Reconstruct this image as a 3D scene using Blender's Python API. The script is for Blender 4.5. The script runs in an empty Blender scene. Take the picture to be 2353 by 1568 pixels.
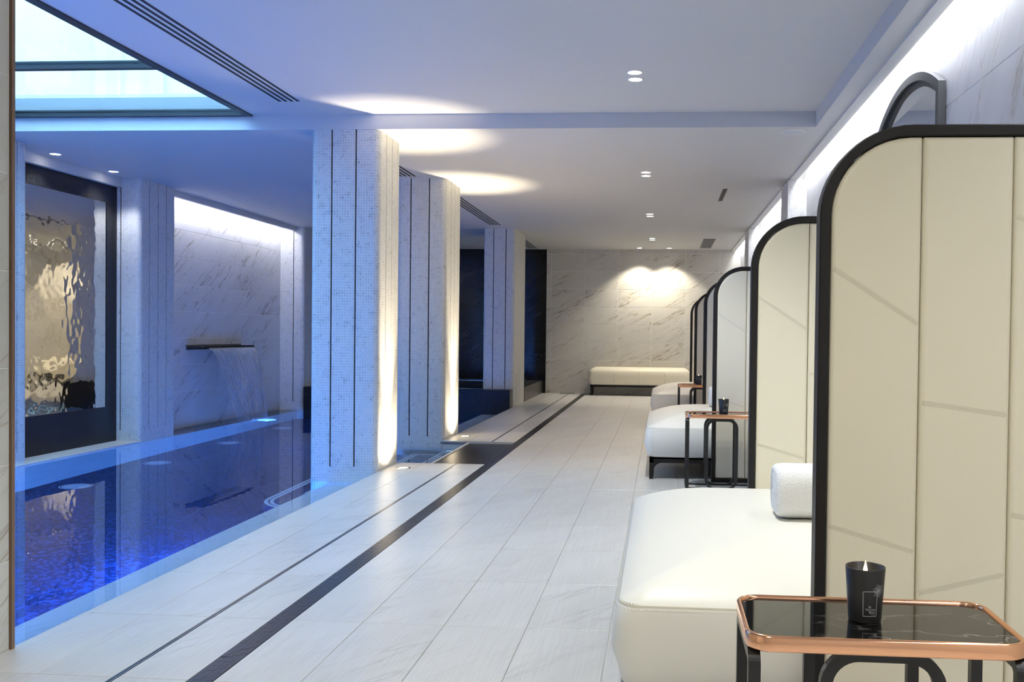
import bpy, bmesh, math, random
from mathutils import Vector, Matrix

random.seed(7)
PI = math.pi
scene = bpy.context.scene
COL = scene.collection

# ------------------------------------------------------------------ camera
def make_camera():
    W, H = 2353.0, 1568.0
    f, yaw, pitch, roll, cx, cy, h = 2125.2377, -.07633864, -.01742741, .01163737, 1357.0205, 807.286, 1.05
    fwd = Vector((math.sin(yaw)*math.cos(pitch), math.cos(yaw)*math.cos(pitch), math.sin(pitch)))
    right = Vector((math.cos(yaw), -math.sin(yaw), 0))
    up = right.cross(fwd)
    r = right*math.cos(roll) + up*math.sin(roll)
    u = up*math.cos(roll) - right*math.sin(roll)
    cam = bpy.data.cameras.new('camera')
    cam.sensor_width = 36.0
    cam.lens = 36.0*f/W
    cam.shift_x = -(cx - W/2)/W
    cam.shift_y = (cy - H/2)/W
    cam.clip_start = .05
    cam.clip_end = 100
    o = bpy.data.objects.new('camera', cam)
    m = Matrix.Identity(4)
    for i in range(3):
        m[i][0], m[i][1], m[i][2] = r[i], u[i], -fwd[i]
    m[2][3] = h
    o.matrix_world = m
    COL.objects.link(o)
    scene.camera = o
make_camera()

# ------------------------------------------------------------------ world, exposure
scene.view_settings.view_transform = 'Standard'
scene.view_settings.look = 'None'
scene.view_settings.exposure = 0.0
scene.view_settings.gamma = 1.0
scene.view_settings.use_curve_mapping = False
scene.cycles.max_bounces = 7
scene.cycles.diffuse_bounces = 3
scene.cycles.use_adaptive_sampling = True
scene.cycles.adaptive_threshold = .1
scene.cycles.glossy_bounces = 4
scene.cycles.transmission_bounces = 6
scene.cycles.transparent_max_bounces = 12
scene.cycles.sample_clamp_indirect = 6.0
scene.cycles.use_denoising = True

world = bpy.data.worlds.new('daylight')
scene.world = world
world.use_nodes = True
bg = world.node_tree.nodes['Background']
bg.inputs['Color'].default_value = (.38, .70, 1.0, 1)
bg.inputs['Strength'].default_value = 8.0

def add_light(kind, name, loc, energy, color=(1, 1, 1), parent=None, rot=(0, 0, 0), **kw):
    l = bpy.data.lights.new(name, kind)
    l.energy = energy
    l.color = color
    for k, v in kw.items():
        setattr(l, k, v)
    o = bpy.data.objects.new(name, l)
    COL.objects.link(o)
    o.location = loc
    o.rotation_euler = rot
    if parent:
        o.parent = parent
    return o

# skylight opening
SKX0, SKX1, SKY0, SKY1 = -5.15, -3.10, 3.0, 6.80

# ------------------------------------------------------------------ levels
CL, CU = 2.571, 2.682        # lower and upper ceiling
WL = -.08                    # water
PF = -1.30                   # pool floor
XW = 1.37                    # right wall
YF = 16.45                   # far wall
YS = 6.80                    # ceiling step
XE = -2.12                   # pool edge

# ------------------------------------------------------------------ materials
def new_mat(name):
    m = bpy.data.materials.new(name)
    m.use_nodes = True
    nt = m.node_tree
    nt.nodes.clear()
    out = nt.nodes.new('ShaderNodeOutputMaterial')
    return m, nt, out

def N(nt, t, **kw):
    n = nt.nodes.new(t)
    for k, v in kw.items():
        if k == 'ins':
            for a, b in v.items():
                if hasattr(b, 'is_linked') or isinstance(b, bpy.types.NodeSocket):
                    nt.links.new(b, n.inputs[a])
                else:
                    n.inputs[a].default_value = b
        else:
            setattr(n, k, v)
    return n

def c4(c):
    return (c[0], c[1], c[2], 1)

def simple(name, col, rough=.5, metal=0, spec=.5, bump=None, coat=0, emit=None):
    m, nt, out = new_mat(name)
    b = N(nt, 'ShaderNodeBsdfPrincipled', ins={'Base Color': c4(col), 'Roughness': rough, 'Metallic': metal, 'Specular IOR Level': spec, 'Coat Weight': coat})
    if emit:
        b.inputs['Emission Color'].default_value = c4(emit[0])
        b.inputs['Emission Strength'].default_value = emit[1]
    if bump:
        tc = N(nt, 'ShaderNodeTexCoord')
        no = N(nt, 'ShaderNodeTexNoise', ins={'Vector': tc.outputs['Object'], 'Scale': bump[0], 'Detail': 3.0})
        bp = N(nt, 'ShaderNodeBump', ins={'Height': no.outputs['Fac'], 'Strength': bump[1], 'Distance': bump[2]})
        nt.links.new(bp.outputs[0], b.inputs['Normal'])
    nt.links.new(b.outputs[0], out.inputs[0])
    return m

def math_n(nt, op, a, b=None, clamp=False):
    n = nt.nodes.new('ShaderNodeMath')
    n.operation = op
    n.use_clamp = clamp
    for i, v in enumerate((a, b)):
        if v is None:
            continue
        if isinstance(v, bpy.types.NodeSocket):
            nt.links.new(v, n.inputs[i])
        else:
            n.inputs[i].default_value = v
    return n.outputs[0]

def ramp(nt, fac, p0, p1, c0=(0, 0, 0), c1=(1, 1, 1)):
    r = nt.nodes.new('ShaderNodeValToRGB')
    r.color_ramp.elements[0].position = p0
    r.color_ramp.elements[1].position = p1
    r.color_ramp.elements[0].color = c4(c0)
    r.color_ramp.elements[1].color = c4(c1)
    nt.links.new(fac, r.inputs[0])
    return r.outputs[0]

def mixc(nt, fac, a, b):
    n = nt.nodes.new('ShaderNodeMix')
    n.data_type = 'RGBA'
    for sock, v in ((n.inputs[0], fac), (n.inputs[6], a), (n.inputs[7], b)):
        if isinstance(v, bpy.types.NodeSocket):
            nt.links.new(v, sock)
        else:
            sock.default_value = v if not isinstance(v, tuple) else c4(v)
    return n.outputs[2]

def marble(name, base, vein, vein2, rough, amount=1.0, ribs=False, scale=1.0, dirv=(.86, 0, .46), spec=.5):
    """stone with thin diagonal veins; every tile object shows another piece of it"""
    m, nt, out = new_mat(name)
    geo = N(nt, 'ShaderNodeNewGeometry')
    oi = N(nt, 'ShaderNodeObjectInfo')
    e1 = Vector(dirv).normalized()
    e2 = e1.cross(Vector((0.3, -.8, .5))).normalized()
    e3 = e1.cross(e2)
    comps = []
    for e, s in ((e1, .50), (e2, 4.6), (e3, 4.6)):
        d = N(nt, 'ShaderNodeVectorMath', operation='DOT_PRODUCT', ins={0: geo.outputs['Position'], 1: tuple(e*s*scale)})
        comps.append(d.outputs['Value'])
    cmb = N(nt, 'ShaderNodeCombineXYZ', ins={0: comps[0], 1: comps[1], 2: comps[2]})
    off = math_n(nt, 'MULTIPLY', oi.outputs['Random'], 37.0)
    addv = N(nt, 'ShaderNodeVectorMath', operation='ADD', ins={0: cmb.outputs[0], 1: (0, 0, 0)})
    cb2 = N(nt, 'ShaderNodeCombineXYZ', ins={0: off, 1: math_n(nt, 'MULTIPLY', off, 1.7), 2: off})
    nt.links.new(cb2.outputs[0], addv.inputs[1])
    v = addv.outputs[0]
    n1 = N(nt, 'ShaderNodeTexNoise', ins={'Vector': v, 'Scale': 1.25, 'Detail': 5.0, 'Roughness': .55, 'Distortion': .15})
    a1 = math_n(nt, 'ABSOLUTE', math_n(nt, 'SUBTRACT', n1.outputs['Fac'], .5))
    l1 = ramp(nt, a1, .0, .014, (1, 1, 1), (0, 0, 0))
    n2 = N(nt, 'ShaderNodeTexNoise', ins={'Vector': v, 'Scale': .7, 'Detail': 2.0})
    k1 = ramp(nt, n2.outputs['Fac'], .40, .60)
    n3 = N(nt, 'ShaderNodeTexNoise', ins={'Vector': v, 'Scale': 2.6, 'Detail': 5.0, 'Roughness': .55, 'Distortion': .15})
    a3 = math_n(nt, 'ABSOLUTE', math_n(nt, 'SUBTRACT', n3.outputs['Fac'], .47))
    l3 = ramp(nt, a3, .0, .014, (1, 1, 1), (0, 0, 0))
    k3 = ramp(nt, n2.outputs['Fac'], .5, .36)
    f1 = math_n(nt, 'MULTIPLY', math_n(nt, 'MULTIPLY', l1, k1), .85*amount, True)
    f3 = math_n(nt, 'MULTIPLY', math_n(nt, 'MULTIPLY', l3, k3), .5*amount, True)
    n4 = N(nt, 'ShaderNodeTexNoise', ins={'Vector': v, 'Scale': 1.1, 'Detail': 4.0})
    cloud = ramp(nt, n4.outputs['Fac'], .3, .75)
    b2 = tuple(x*.90 for x in base)
    c = mixc(nt, cloud, base, b2)
    rnd = math_n(nt, 'MULTIPLY', oi.outputs['Random'], .10)
    c = mixc(nt, rnd, c, tuple(x*.72 for x in base))
    c = mixc(nt, f3, c, vein2)
    c = mixc(nt, f1, c, vein)
    b = N(nt, 'ShaderNodeBsdfPrincipled', ins={'Base Color': c, 'Roughness': rough, 'Specular IOR Level': spec})
    if ribs:
        mp = N(nt, 'ShaderNodeMapping', ins={'Vector': geo.outputs['Position'], 'Scale': (150, 2.5, 1)})
        n5 = N(nt, 'ShaderNodeTexNoise', ins={'Vector': mp.outputs[0], 'Scale': 1.0, 'Detail': 1.0})
        c2 = mixc(nt, ramp(nt, n5.outputs['Fac'], .42, .62), c, mixc(nt, .10, c, (.2, .2, .2)))
        nt.links.new(c2, b.inputs['Base Color'])
        bp = N(nt, 'ShaderNodeBump', ins={'Height': n5.outputs['Fac'], 'Strength': .25, 'Distance': .002})
        nt.links.new(bp.outputs[0], b.inputs['Normal'])
    nt.links.new(b.outputs[0], out.inputs[0])
    return m

def mosaic(name, colA, colB, grout, size, rough, fleck=None, bias=0.0, mortar=.0014, spec=.5, sparkle=None):
    m, nt, out = new_mat(name)
    uv = N(nt, 'ShaderNodeUVMap')
    br = N(nt, 'ShaderNodeTexBrick', ins={'Vector': uv.outputs[0], 'Color1': c4(colA), 'Color2': c4(colB), 'Mortar': c4(grout), 'Scale': 1.0, 'Mortar Size': mortar, 'Mortar Smooth': .1, 'Bias': bias, 'Brick Width': size, 'Row Height': size})
    br.offset = 0.0
    br.squash = 1.0
    c = br.outputs['Color']
    if fleck:
        geo = N(nt, 'ShaderNodeNewGeometry')
        n1 = N(nt, 'ShaderNodeTexNoise', ins={'Vector': geo.outputs['Position'], 'Scale': 38.0, 'Detail': 3.0, 'Distortion': 1.2})
        n2 = N(nt, 'ShaderNodeTexNoise', ins={'Vector': geo.outputs['Position'], 'Scale': 17.0, 'Detail': 1.0})
        a = math_n(nt, 'ABSOLUTE', math_n(nt, 'SUBTRACT', n1.outputs['Fac'], .5))
        l = ramp(nt, a, .008, .03, (1, 1, 1), (0, 0, 0))
        k = ramp(nt, n2.outputs['Fac'], .575, .63)
        nm = math_n(nt, 'SUBTRACT', 1.0, br.outputs['Fac'])
        f = math_n(nt, 'MULTIPLY', math_n(nt, 'MULTIPLY', l, k), nm)
        c = mixc(nt, math_n(nt, 'MULTIPLY', f, .8), c, fleck)
    b = N(nt, 'ShaderNodeBsdfPrincipled', ins={'Base Color': c, 'Roughness': rough, 'Specular IOR Level': spec})
    h = math_n(nt, 'SUBTRACT', 1.0, br.outputs['Fac'])
    bp = N(nt, 'ShaderNodeBump', ins={'Height': h, 'Strength': .35, 'Distance': .0015})
    nt.links.new(bp.outputs[0], b.inputs['Normal'])
    nt.links.new(b.outputs[0], out.inputs[0])
    return m

M = {}
M['paint'] = simple('white_paint', (.66, .66, .655), .6, spec=.3)
M['marble'] = marble('white_veined_marble', (.68, .645, .565), (.20, .13, .06), (.30, .23, .14), .32, 1.0, dirv=(.86, 0, .46))
M['marble_near'] = marble('warm_veined_marble', (.66, .64, .58), (.30, .22, .13), (.40, .33, .24), .32, .8, dirv=(0, .8, .5))
M['marble_right'] = marble('bright_veined_marble', (.72, .71, .70), (.36, .29, .22), (.45, .40, .34), .34, .8, dirv=(0, -.55, .8))
M['marble_cool'] = marble('grey_white_marble', (.72, .71, .70), (.20, .13, .08), (.32, .25, .19), .34, 1.0, dirv=(0, .80, .58))
M['marble_floor'] = marble('ribbed_floor_marble', (.70, .69, .67), (.42, .40, .36), (.50, .48, .45), .30, .55, ribs=True, dirv=(.55, .8, 0))
M['grout'] = simple('grout', (.62, .60, .55), .8)
M['wall_grout'] = simple('pale_wall_grout', (.90, .89, .86), .8)
M['pool_marble'] = marble('pool_ledge_marble', (.78, .78, .77), (.45, .42, .38), (.5, .5, .48), .4, .5, dirv=(.4, .8, .1))
M['black_marble'] = marble('black_marble', (.010, .010, .010), (.14, .13, .12), (.03, .03, .028), .12, .5)
M['black_grout'] = simple('black_grout', (.03, .03, .03), .6)
M['mosaic'] = mosaic('white_mosaic', (.60, .595, .58), (.68, .675, .655), (.82, .81, .78), .0205, .35, fleck=(.10, .09, .08))
M['black_mosaic'] = mosaic('black_mosaic', (.007, .007, .008), (.022, .021, .021), (.022, .022, .022), .0205, .3, bias=-.3, spec=.3)
M['strip_mosaic'] = simple('charcoal_mosaic_tile', (.028, .028, .032), .3)
M['pool_mosaic'] = mosaic('deep_blue_mosaic', (.012, .020, .075), (.07, .15, .46), (.018, .028, .085), .022, .35, bias=-.45)
M['tub_mosaic'] = mosaic('anthracite_mosaic', (.012, .011, .011), (.03, .028, .026), (.11, .10, .09), .0205, .3, mortar=.0018)
M['slot_metal'] = simple('dark_bronze_strip', (.05, .05, .052), .3, metal=.6)
M['steel'] = simple('brushed_steel', (.35, .36, .37), .3, metal=1)
M['chrome'] = simple('chrome', (.8, .8, .82), .12, metal=1)
M['black_wood'] = simple('black_stained_wood', (.011, .0095, .009), .5, bump=(60, .1, .002), spec=.3)
M['black_steel'] = simple('black_lacquered_steel', (.010, .010, .011), .3)
M['copper'] = simple('polished_copper', (.93, .50, .30), .13, metal=1)
M['leather'] = simple('cream_leather', (.78, .725, .57), .42, bump=(420, .12, .0006), spec=.4)
M['bed_leather'] = simple('white_leather', (.85, .825, .74), .40, bump=(420, .12, .0006), spec=.4)
M['stitch'] = simple('taupe_stitching', (.42, .38, .28), .8)
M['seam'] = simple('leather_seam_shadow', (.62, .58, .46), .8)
M['towel'] = simple('white_terry', (.86, .86, .86), .95, bump=(170, .9, .006), spec=.1)
M['frame_dark'] = simple('dark_grey_frame', (.030, .032, .037), .4)
M['sky_frame'] = simple('graphite_window_frame', (.020, .022, .026), .4)
M['bronze_trim'] = simple('brown_trim', (.20, .125, .08), .45)
M['diffuser'] = simple('slot_black', (.03, .03, .033), .6)
M['grille'] = simple('grille_grey', (.30, .30, .30), .5)
M['well'] = simple('light_well_render', (.86, .88, .90), .8)
M['speaker'] = simple('speaker_white', (.62, .66, .70), .5)
M['lamp_on'] = simple('lamp_lens_lit', (.9, .9, .9), .5, emit=((1.0, .97, .90), 14.0))
M['led_white'] = simple('led_strip_lit', (.9, .9, .9), .5, emit=((.93, .95, 1.0), 6.0))
M['lamp_ring'] = simple('lamp_ring', (.75, .75, .75), .4)
M['flame'] = simple('flame', (1, .6, .2), .5, emit=((1.0, .62, .22), 22.0))
M['wax'] = simple('wax', (.55, .42, .28), .5)
M['cup'] = simple('matte_black_glass', (.012, .012, .013), .38)
M['print'] = simple('silver_print', (.42, .43, .46), .5)
M['white_line'] = simple('white_nosing_tile', (.75, .77, .78), .4)
M['disc'] = simple('white_floor_disc', (.55, .58, .62), .4)

def mirror_mat():
    m, nt, out = new_mat('rippled_mirror_glass')
    geo = N(nt, 'ShaderNodeNewGeometry')
    n1 = N(nt, 'ShaderNodeTexNoise', ins={'Vector': geo.outputs['Position'], 'Scale': 5.0, 'Detail': 1.0, 'Distortion': .4})
    n2 = N(nt, 'ShaderNodeTexNoise', ins={'Vector': geo.outputs['Position'], 'Scale': 17.0, 'Detail': 0.0})
    h = math_n(nt, 'ADD', n1.outputs['Fac'], math_n(nt, 'MULTIPLY', n2.outputs['Fac'], .25))
    bp = N(nt, 'ShaderNodeBump', ins={'Height': h, 'Strength': .20, 'Distance': .012})
    b = N(nt, 'ShaderNodeBsdfPrincipled', ins={'Base Color': c4((.74, .70, .62)), 'Roughness': .03, 'Metallic': 1.0, 'Normal': bp.outputs[0]})
    nt.links.new(b.outputs[0], out.inputs[0])
    return m
M['ripple'] = mirror_mat()
M['mirror'] = simple('plain_mirror', (.82, .85, .88), .02, metal=1)

def water_mat():
    m, nt, out = new_mat('still_pool_water')
    geo = N(nt, 'ShaderNodeNewGeometry')
    n1 = N(nt, 'ShaderNodeTexNoise', ins={'Vector': geo.outputs['Position'], 'Scale': 3.0, 'Detail': 2.0})
    bp = N(nt, 'ShaderNodeBump', ins={'Height': n1.outputs['Fac'], 'Strength': .05, 'Distance': .01})
    g = N(nt, 'ShaderNodeBsdfGlass', ins={'Color': (.93, .97, 1, 1), 'Roughness': 0.0, 'IOR': 1.33, 'Normal': bp.outputs[0]})
    nt.links.new(g.outputs[0], out.inputs[0])
    return m
M['water'] = water_mat()

def pane_mat():
    m, nt, out = new_mat('window_glass')
    lw = N(nt, 'ShaderNodeLayerWeight', ins={'Blend': .5})
    fr = math_n(nt, 'ADD', math_n(nt, 'MULTIPLY', math_n(nt, 'POWER', lw.outputs['Facing'], 5.0), .45), .02)
    t = N(nt, 'ShaderNodeBsdfTransparent', ins={'Color': (.90, .96, 1, 1)})
    g = N(nt, 'ShaderNodeBsdfGlossy', ins={'Color': (1, 1, 1, 1), 'Roughness': .02})
    mx = N(nt, 'ShaderNodeMixShader', ins={0: fr, 1: t.outputs[0], 2: g.outputs[0]})
    nt.links.new(mx.outputs[0], out.inputs[0])
    return m
M['pane'] = pane_mat()

def fall_mat():
    m, nt, out = new_mat('falling_water')
    uv = N(nt, 'ShaderNodeUVMap')
    mp = N(nt, 'ShaderNodeMapping', ins={'Vector': uv.outputs[0], 'Scale': (70, 2.2, 1)})
    n = N(nt, 'ShaderNodeTexNoise', ins={'Vector': mp.outputs[0], 'Scale': 1.0, 'Detail': 2.0})
    f = ramp(nt, n.outputs['Fac'], .35, .75)
    f2 = math_n(nt, 'ADD', math_n(nt, 'MULTIPLY', f, .55), .12)
    t = N(nt, 'ShaderNodeBsdfTransparent', ins={'Color': (.97, .98, 1, 1)})
    d = N(nt, 'ShaderNodeBsdfPrincipled', ins={'Base Color': (.55, .58, .64, 1), 'Roughness': .15})
    mx = N(nt, 'ShaderNodeMixShader', ins={0: f2, 1: t.outputs[0], 2: d.outputs[0]})
    nt.links.new(mx.outputs[0], out.inputs[0])
    return m
M['fall'] = fall_mat()

# ------------------------------------------------------------------ mesh helpers
class MB:
    def __init__(s):
        s.v, s.f, s.uv, s.sm = [], [], [], []
    def quad(s, pts, uvs=None, smooth=False):
        b = len(s.v)
        s.v += [tuple(p) for p in pts]
        s.f.append(tuple(range(b, b+len(pts))))
        if uvs is None:
            a, c, d = Vector(pts[0]), Vector(pts[1]), Vector(pts[2])
            n = (c-a).cross(d-c)
            ax = max(range(3), key=lambda i: abs(n[i]))
            i, j = [(1, 2), (0, 2), (0, 1)][ax]
            uvs = [(p[i], p[j]) for p in pts]
        s.uv.append(list(uvs))
        s.sm.append(smooth)
    def box(s, x0, x1, y0, y1, z0, z1):
        p = [(x0, y0, z0), (x1, y0, z0), (x1, y1, z0), (x0, y1, z0), (x0, y0, z1), (x1, y0, z1), (x1, y1, z1), (x0, y1, z1)]
        for q in ((3, 2, 1, 0), (4, 5, 6, 7), (0, 1, 5, 4), (1, 2, 6, 5), (2, 3, 7, 6), (3, 0, 4, 7)):
            s.quad([p[i] for i in q])
        return s
    def loft(s, rings, closed=True, cap0=False, cap1=False, smooth=True, wrap=False):
        """rings: lists of 3D points with equal counts; shared vertices"""
        b = len(s.v)
        n = len(rings[0])
        for r in rings:
            s.v += [tuple(p) for p in r]
        L = [0.0]
        for i in range(1, n+1):
            L.append(L[-1] + (Vector(rings[0][i % n])-Vector(rings[0][i-1])).length)
        K = [0.0]
        for k in range(1, len(rings)+1):
            K.append(K[-1] + (Vector(rings[k % len(rings)][0])-Vector(rings[k-1][0])).length)
        m = len(rings)
        for k in range(m if wrap else m-1):
            k2 = (k+1) % m
            for i in range(n if closed else n-1):
                j = (i+1) % n
                s.f.append((b+k*n+i, b+k*n+j, b+k2*n+j, b+k2*n+i))
                s.uv.append([(L[i], K[k]), (L[i+1], K[k]), (L[i+1], K[k+1]), (L[i], K[k+1])])
                s.sm.append(smooth)
        if cap0:
            s.f.append(tuple(b+i for i in reversed(range(n))))
            s.uv.append([(rings[0][i][0], rings[0][i][1]) for i in reversed(range(n))]); s.sm.append(False)
        if cap1:
            o = b+(m-1)*n
            s.f.append(tuple(o+i for i in range(n)))
            s.uv.append([(rings[-1][i][0], rings[-1][i][1]) for i in range(n)]); s.sm.append(False)
        return s
    def lathe(s, prof, n=32, c=(0, 0, 0), cap0=False, cap1=False):
        rings = [[(c[0]+r*math.cos(2*PI*i/n), c[1]+r*math.sin(2*PI*i/n), c[2]+z) for i in range(n)] for r, z in prof]
        return s.loft(rings, cap0=cap0, cap1=cap1)
    def mesh(s, name):
        me = bpy.data.meshes.new(name)
        me.from_pydata(s.v, [], s.f)
        uvl = me.uv_layers.new(name='UVMap')
        flat = []
        for u in s.uv:
            for p in u:
                flat += [p[0], p[1]]
        uvl.data.foreach_set('uv', flat)
        me.polygons.foreach_set('use_smooth', s.sm)
        me.update()
        return me
    def build(s, name, mat, parent=None, loc=None):
        me = s.mesh(name)
        me.materials.append(M[mat])
        return link(name, me, parent, loc)

def link(name, me, parent=None, loc=None):
    o = bpy.data.objects.new(name, me)
    COL.objects.link(o)
    if loc:
        o.location = loc
    if parent:
        o.parent = parent
    return o

def tag(o, label=None, cat=None, group=None, kind=None):
    if label: o['label'] = label
    if cat: o['category'] = cat
    if group: o['group'] = group
    if kind: o['kind'] = kind
    return o

def empty(name, loc=(0, 0, 0), rz=0):
    o = bpy.data.objects.new(name, None)
    o.empty_display_size = .1
    COL.objects.link(o)
    o.location = loc
    o.rotation_euler = (0, 0, rz)
    return o

def copy_tree(o, parent=None):
    c = o.copy()
    COL.objects.link(c)
    c.parent = parent
    for ch in o.children:
        copy_tree(ch, c)
    return c

def box(name, mat, x0, x1, y0, y1, z0, z1, parent=None):
    return MB().box(x0, x1, y0, y1, z0, z1).build(name, mat, parent)

def ring2(x0, x1, y0, y1, r, seg=6):
    """rounded rectangle, counter-clockwise; r = one radius or four (x0y0, x1y0, x1y1, x0y1)"""
    rs = [r]*4 if not isinstance(r, (tuple, list)) else r
    rs = [max(q, 1e-4) for q in rs]
    pts = []
    for (cx, cy, a0), q in zip(((x0+rs[0], y0+rs[0], PI), (x1-rs[1], y0+rs[1], 1.5*PI), (x1-rs[2], y1-rs[2], 0), (x0+rs[3], y1-rs[3], .5*PI)), rs):
        for i in range(seg+1):
            a = a0 + .5*PI*i/seg
            pts.append((cx+q*math.cos(a), cy+q*math.sin(a)))
    return pts

def plane3(pts, axis, d):
    if axis == 'z': return [(a, b, d) for a, b in pts]
    if axis == 'y': return [(a, d, b) for a, b in pts]
    return [(d, a, b) for a, b in pts]

def frame_ring(mb, outer, inner, axis, d0, d1, smooth=True):
    """a closed frame between two outlines, from depth d0 to d1"""
    return mb.loft([plane3(outer, axis, d0), plane3(outer, axis, d1), plane3(inner, axis, d1), plane3(inner, axis, d0)], wrap=True, smooth=False)

def struct(o, label=None):
    o['kind'] = 'structure'
    if label: o['label'] = label
    return o

# one tile of each size, chamfered, thickness t; axis = the face normal
_tile_cache = {}
def tile_mesh(a, b, t, mat):
    key = (round(a, 4), round(b, 4), t, mat)
    if key not in _tile_cache:
        mb = MB()
        c = .0015
        o = [(0, 0), (a, 0), (a, b), (0, b)]
        i = [(c, c), (a-c, c), (a-c, b-c), (c, b-c)]
        mb.loft([plane3(o, 'z', 0), plane3(o, 'z', t-c), plane3(i, 'z', t)], cap1=True, smooth=False)
        me = mb.mesh('tile')
        me.materials.append(M[mat])
        _tile_cache[key] = me
    return _tile_cache[key]

def tiles(parent, axis, d, us, vs, t, mat, gap=.0026, skip=None):
    """axis: '+z' floor; '-y' wall facing the camera; '-x' / '+x' side walls. us, vs: joint positions"""
    rot = {'+z': (0, 0, 0), '-y': (PI/2, 0, 0), '+x': (PI/2, 0, PI/2), '-x': (PI/2, 0, -PI/2)}[axis]
    for i in range(len(us)-1):
        for j in range(len(vs)-1):
            u0, u1, v0, v1 = us[i]+gap, us[i+1]-gap, vs[j]+gap, vs[j+1]-gap
            if skip and skip(u0, u1, v0, v1):
                continue
            me = tile_mesh(u1-u0, v1-v0, t, mat)
            loc = {'+z': (u0, v0, d), '-y': (u0, d, v0), '+x': (d, u0, v0), '-x': (d, u1, v0)}[axis]
            o = link('tile', me, parent, loc)
            o.rotation_euler = rot

def steps(a, b, s, start):
    """joint positions from a to b, on the grid start + k*s"""
    k = math.floor((a-start)/s)+1
    out = [a]
    while start+k*s < b-.02:
        if start+k*s > a+.02:
            out.append(start+k*s)
        k += 1
    return out+[b]

# ================================================================== ROOM SHELL
# ---- floor
OX0, OX1, OY0, OY1 = -1.872, -1.362, 7.335, 8.885       # the notch with the steps
fl = MB()
fl.box(OX1, XW+.2, -2.0, YF+.2, -.20, -.005)
fl.box(XE, OX1, -2.0, OY0, -.20, -.005)
fl.box(XE, OX1, OY1, YF+.2, -.20, -.005)
floor = struct(fl.build('floor', 'grout'), 'white marble deck floor beside the pool')
XJ = [-1.0650+.2986*k for k in range(-1, 9)]
YJ = [3.2586+.6*k for k in range(-8, 23)]
DR0, DR1 = -1.642, -1.624                               # drain slot
ST0, ST1 = -1.405, -1.325                               # dark mosaic strip
cols = [(XE, -1.885), (-1.885, DR0), (DR1, ST0), (ST1, -1.065)] + [(-1.065+.2986*k, -1.065+.2986*(k+1)) for k in range(0, 8)]
rows = [y for y in YJ if y > .1 and y < YF-.3]
rows = rows + [YF-.31, YF]
rows = sorted(rows)
for ci, (u0, u1) in enumerate(cols):
    for j in range(len(rows)-1):
        v0, v1 = rows[j], rows[j+1]
        if u0 > .35 and not (3.8 < v0 < 6.6 or 8.2 < v0 < 10.4):
            continue                                     # under the daybeds
        if u1 > XW: u1 = XW-.003
        segs = [(v0, v1)]
        if u0 < ST0-.01:
            segs = []
            if v0 < OY0: segs.append((v0, min(v1, OY0)))
            if v1 > OY1: segs.append((max(v0, OY1), v1))
        for a, b in segs:
            if b-a < .03: continue
            tiles(floor, '+z', -.005, [u0, u1], [a, b], .005, 'marble_floor', gap=.0010)
# floor nearer than the camera, and under the beds
b_ = box('under_bed_slab', 'marble_floor', .35, XW, 1.5, YF-.4, -.005, -.001, floor)
b_ = box('entry_slab', 'marble_floor', XE, XW, -2.0, rows[0]-.002, -.005, 0, floor)

# drain slot
dr = MB()
for a, b in ((0.2, OY0-.17), (OY1+.02, YF-.02)):
    dr.box(DR0+.002, DR0+.007, a, b, -.004, .0005)
    dr.box(DR1-.007, DR1-.002, a, b, -.004, .0005)
d_o = tag(dr.build('drain_channel', 'steel'), 'thin steel drain channel let into the marble deck', 'drain')
dd = MB()
for a, b in ((0.2, OY0-.17), (OY1+.02, YF-.02)):
    dd.box(DR0+.007, DR1-.007, a, b, -.0045, -.002)
dd.build('slot', 'diffuser', d_o)

# dark mosaic strip: small stones, joined
st = MB()
sz = .02
for k in range(4):
    x = ST0+.001+k*.0197
    y = .2
    while y < YF-.28:
        dz = random.uniform(-.0006, .0006)
        st.quad([(x, y, .0005+dz), (x+.0183, y, .0005+dz), (x+.0183, y+.0183, .0005+dz), (x, y+.0183, .0005+dz)])
        y += .0197
strip = tag(st.build('mosaic_inlay', 'strip_mosaic'), 'dark mosaic inlay line running along the marble deck', 'inlay', kind='stuff')
box('inlay_bed', 'black_grout', ST0, ST1, .2, YF-.27, -.004, -.0003, strip)
box('inlay_return', 'strip_mosaic', ST0, XW-.01, YF-.27, YF-.20, -.004, .0008, strip)

# small floor grille by the far wall
g = empty('floor_grille', (-1.66, YF-.07, 0)); tag(g, 'small dark floor grille at the foot of the marble wall', 'grille')
for k in range(5):
    box('bar', 'slot_metal', -.13, .13, -.028+k*.012, -.022+k*.012, 0, .006, g)
box('plate', 'diffuser', -.135, .135, -.032, .032, .0, .003, g)

# ---- steps into the pool
foot = MB().box(OX0+.02, OX1, OY0, OY1, -.30, -.022)
fb = struct(foot.build('trim_1', 'grout'), 'sunken dark mosaic landing between two pillars')
lm = MB()
x = OX0+.022
while x < OX1-.02:
    y = OY0+.001
    while y < OY1-.02:
        lm.quad([(x, y, -.0205), (x+.0192, y, -.0205), (x+.0192, y+.0192, -.0205), (x, y+.0192, -.0205)])
        y += .0206
    x += .0206
tag(lm.build('mosaic_landing', 'black_mosaic', fb), kind='stuff')
box('landing_edge', 'pool_marble', OX0-.0, OX0+.02, OY0, OY1, -.30, -.014, fb)
box('landing_rim', 'steel', XE-.02, OX0, OY1-.004, OY1+.004, -.03, -.012, fb)

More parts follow.
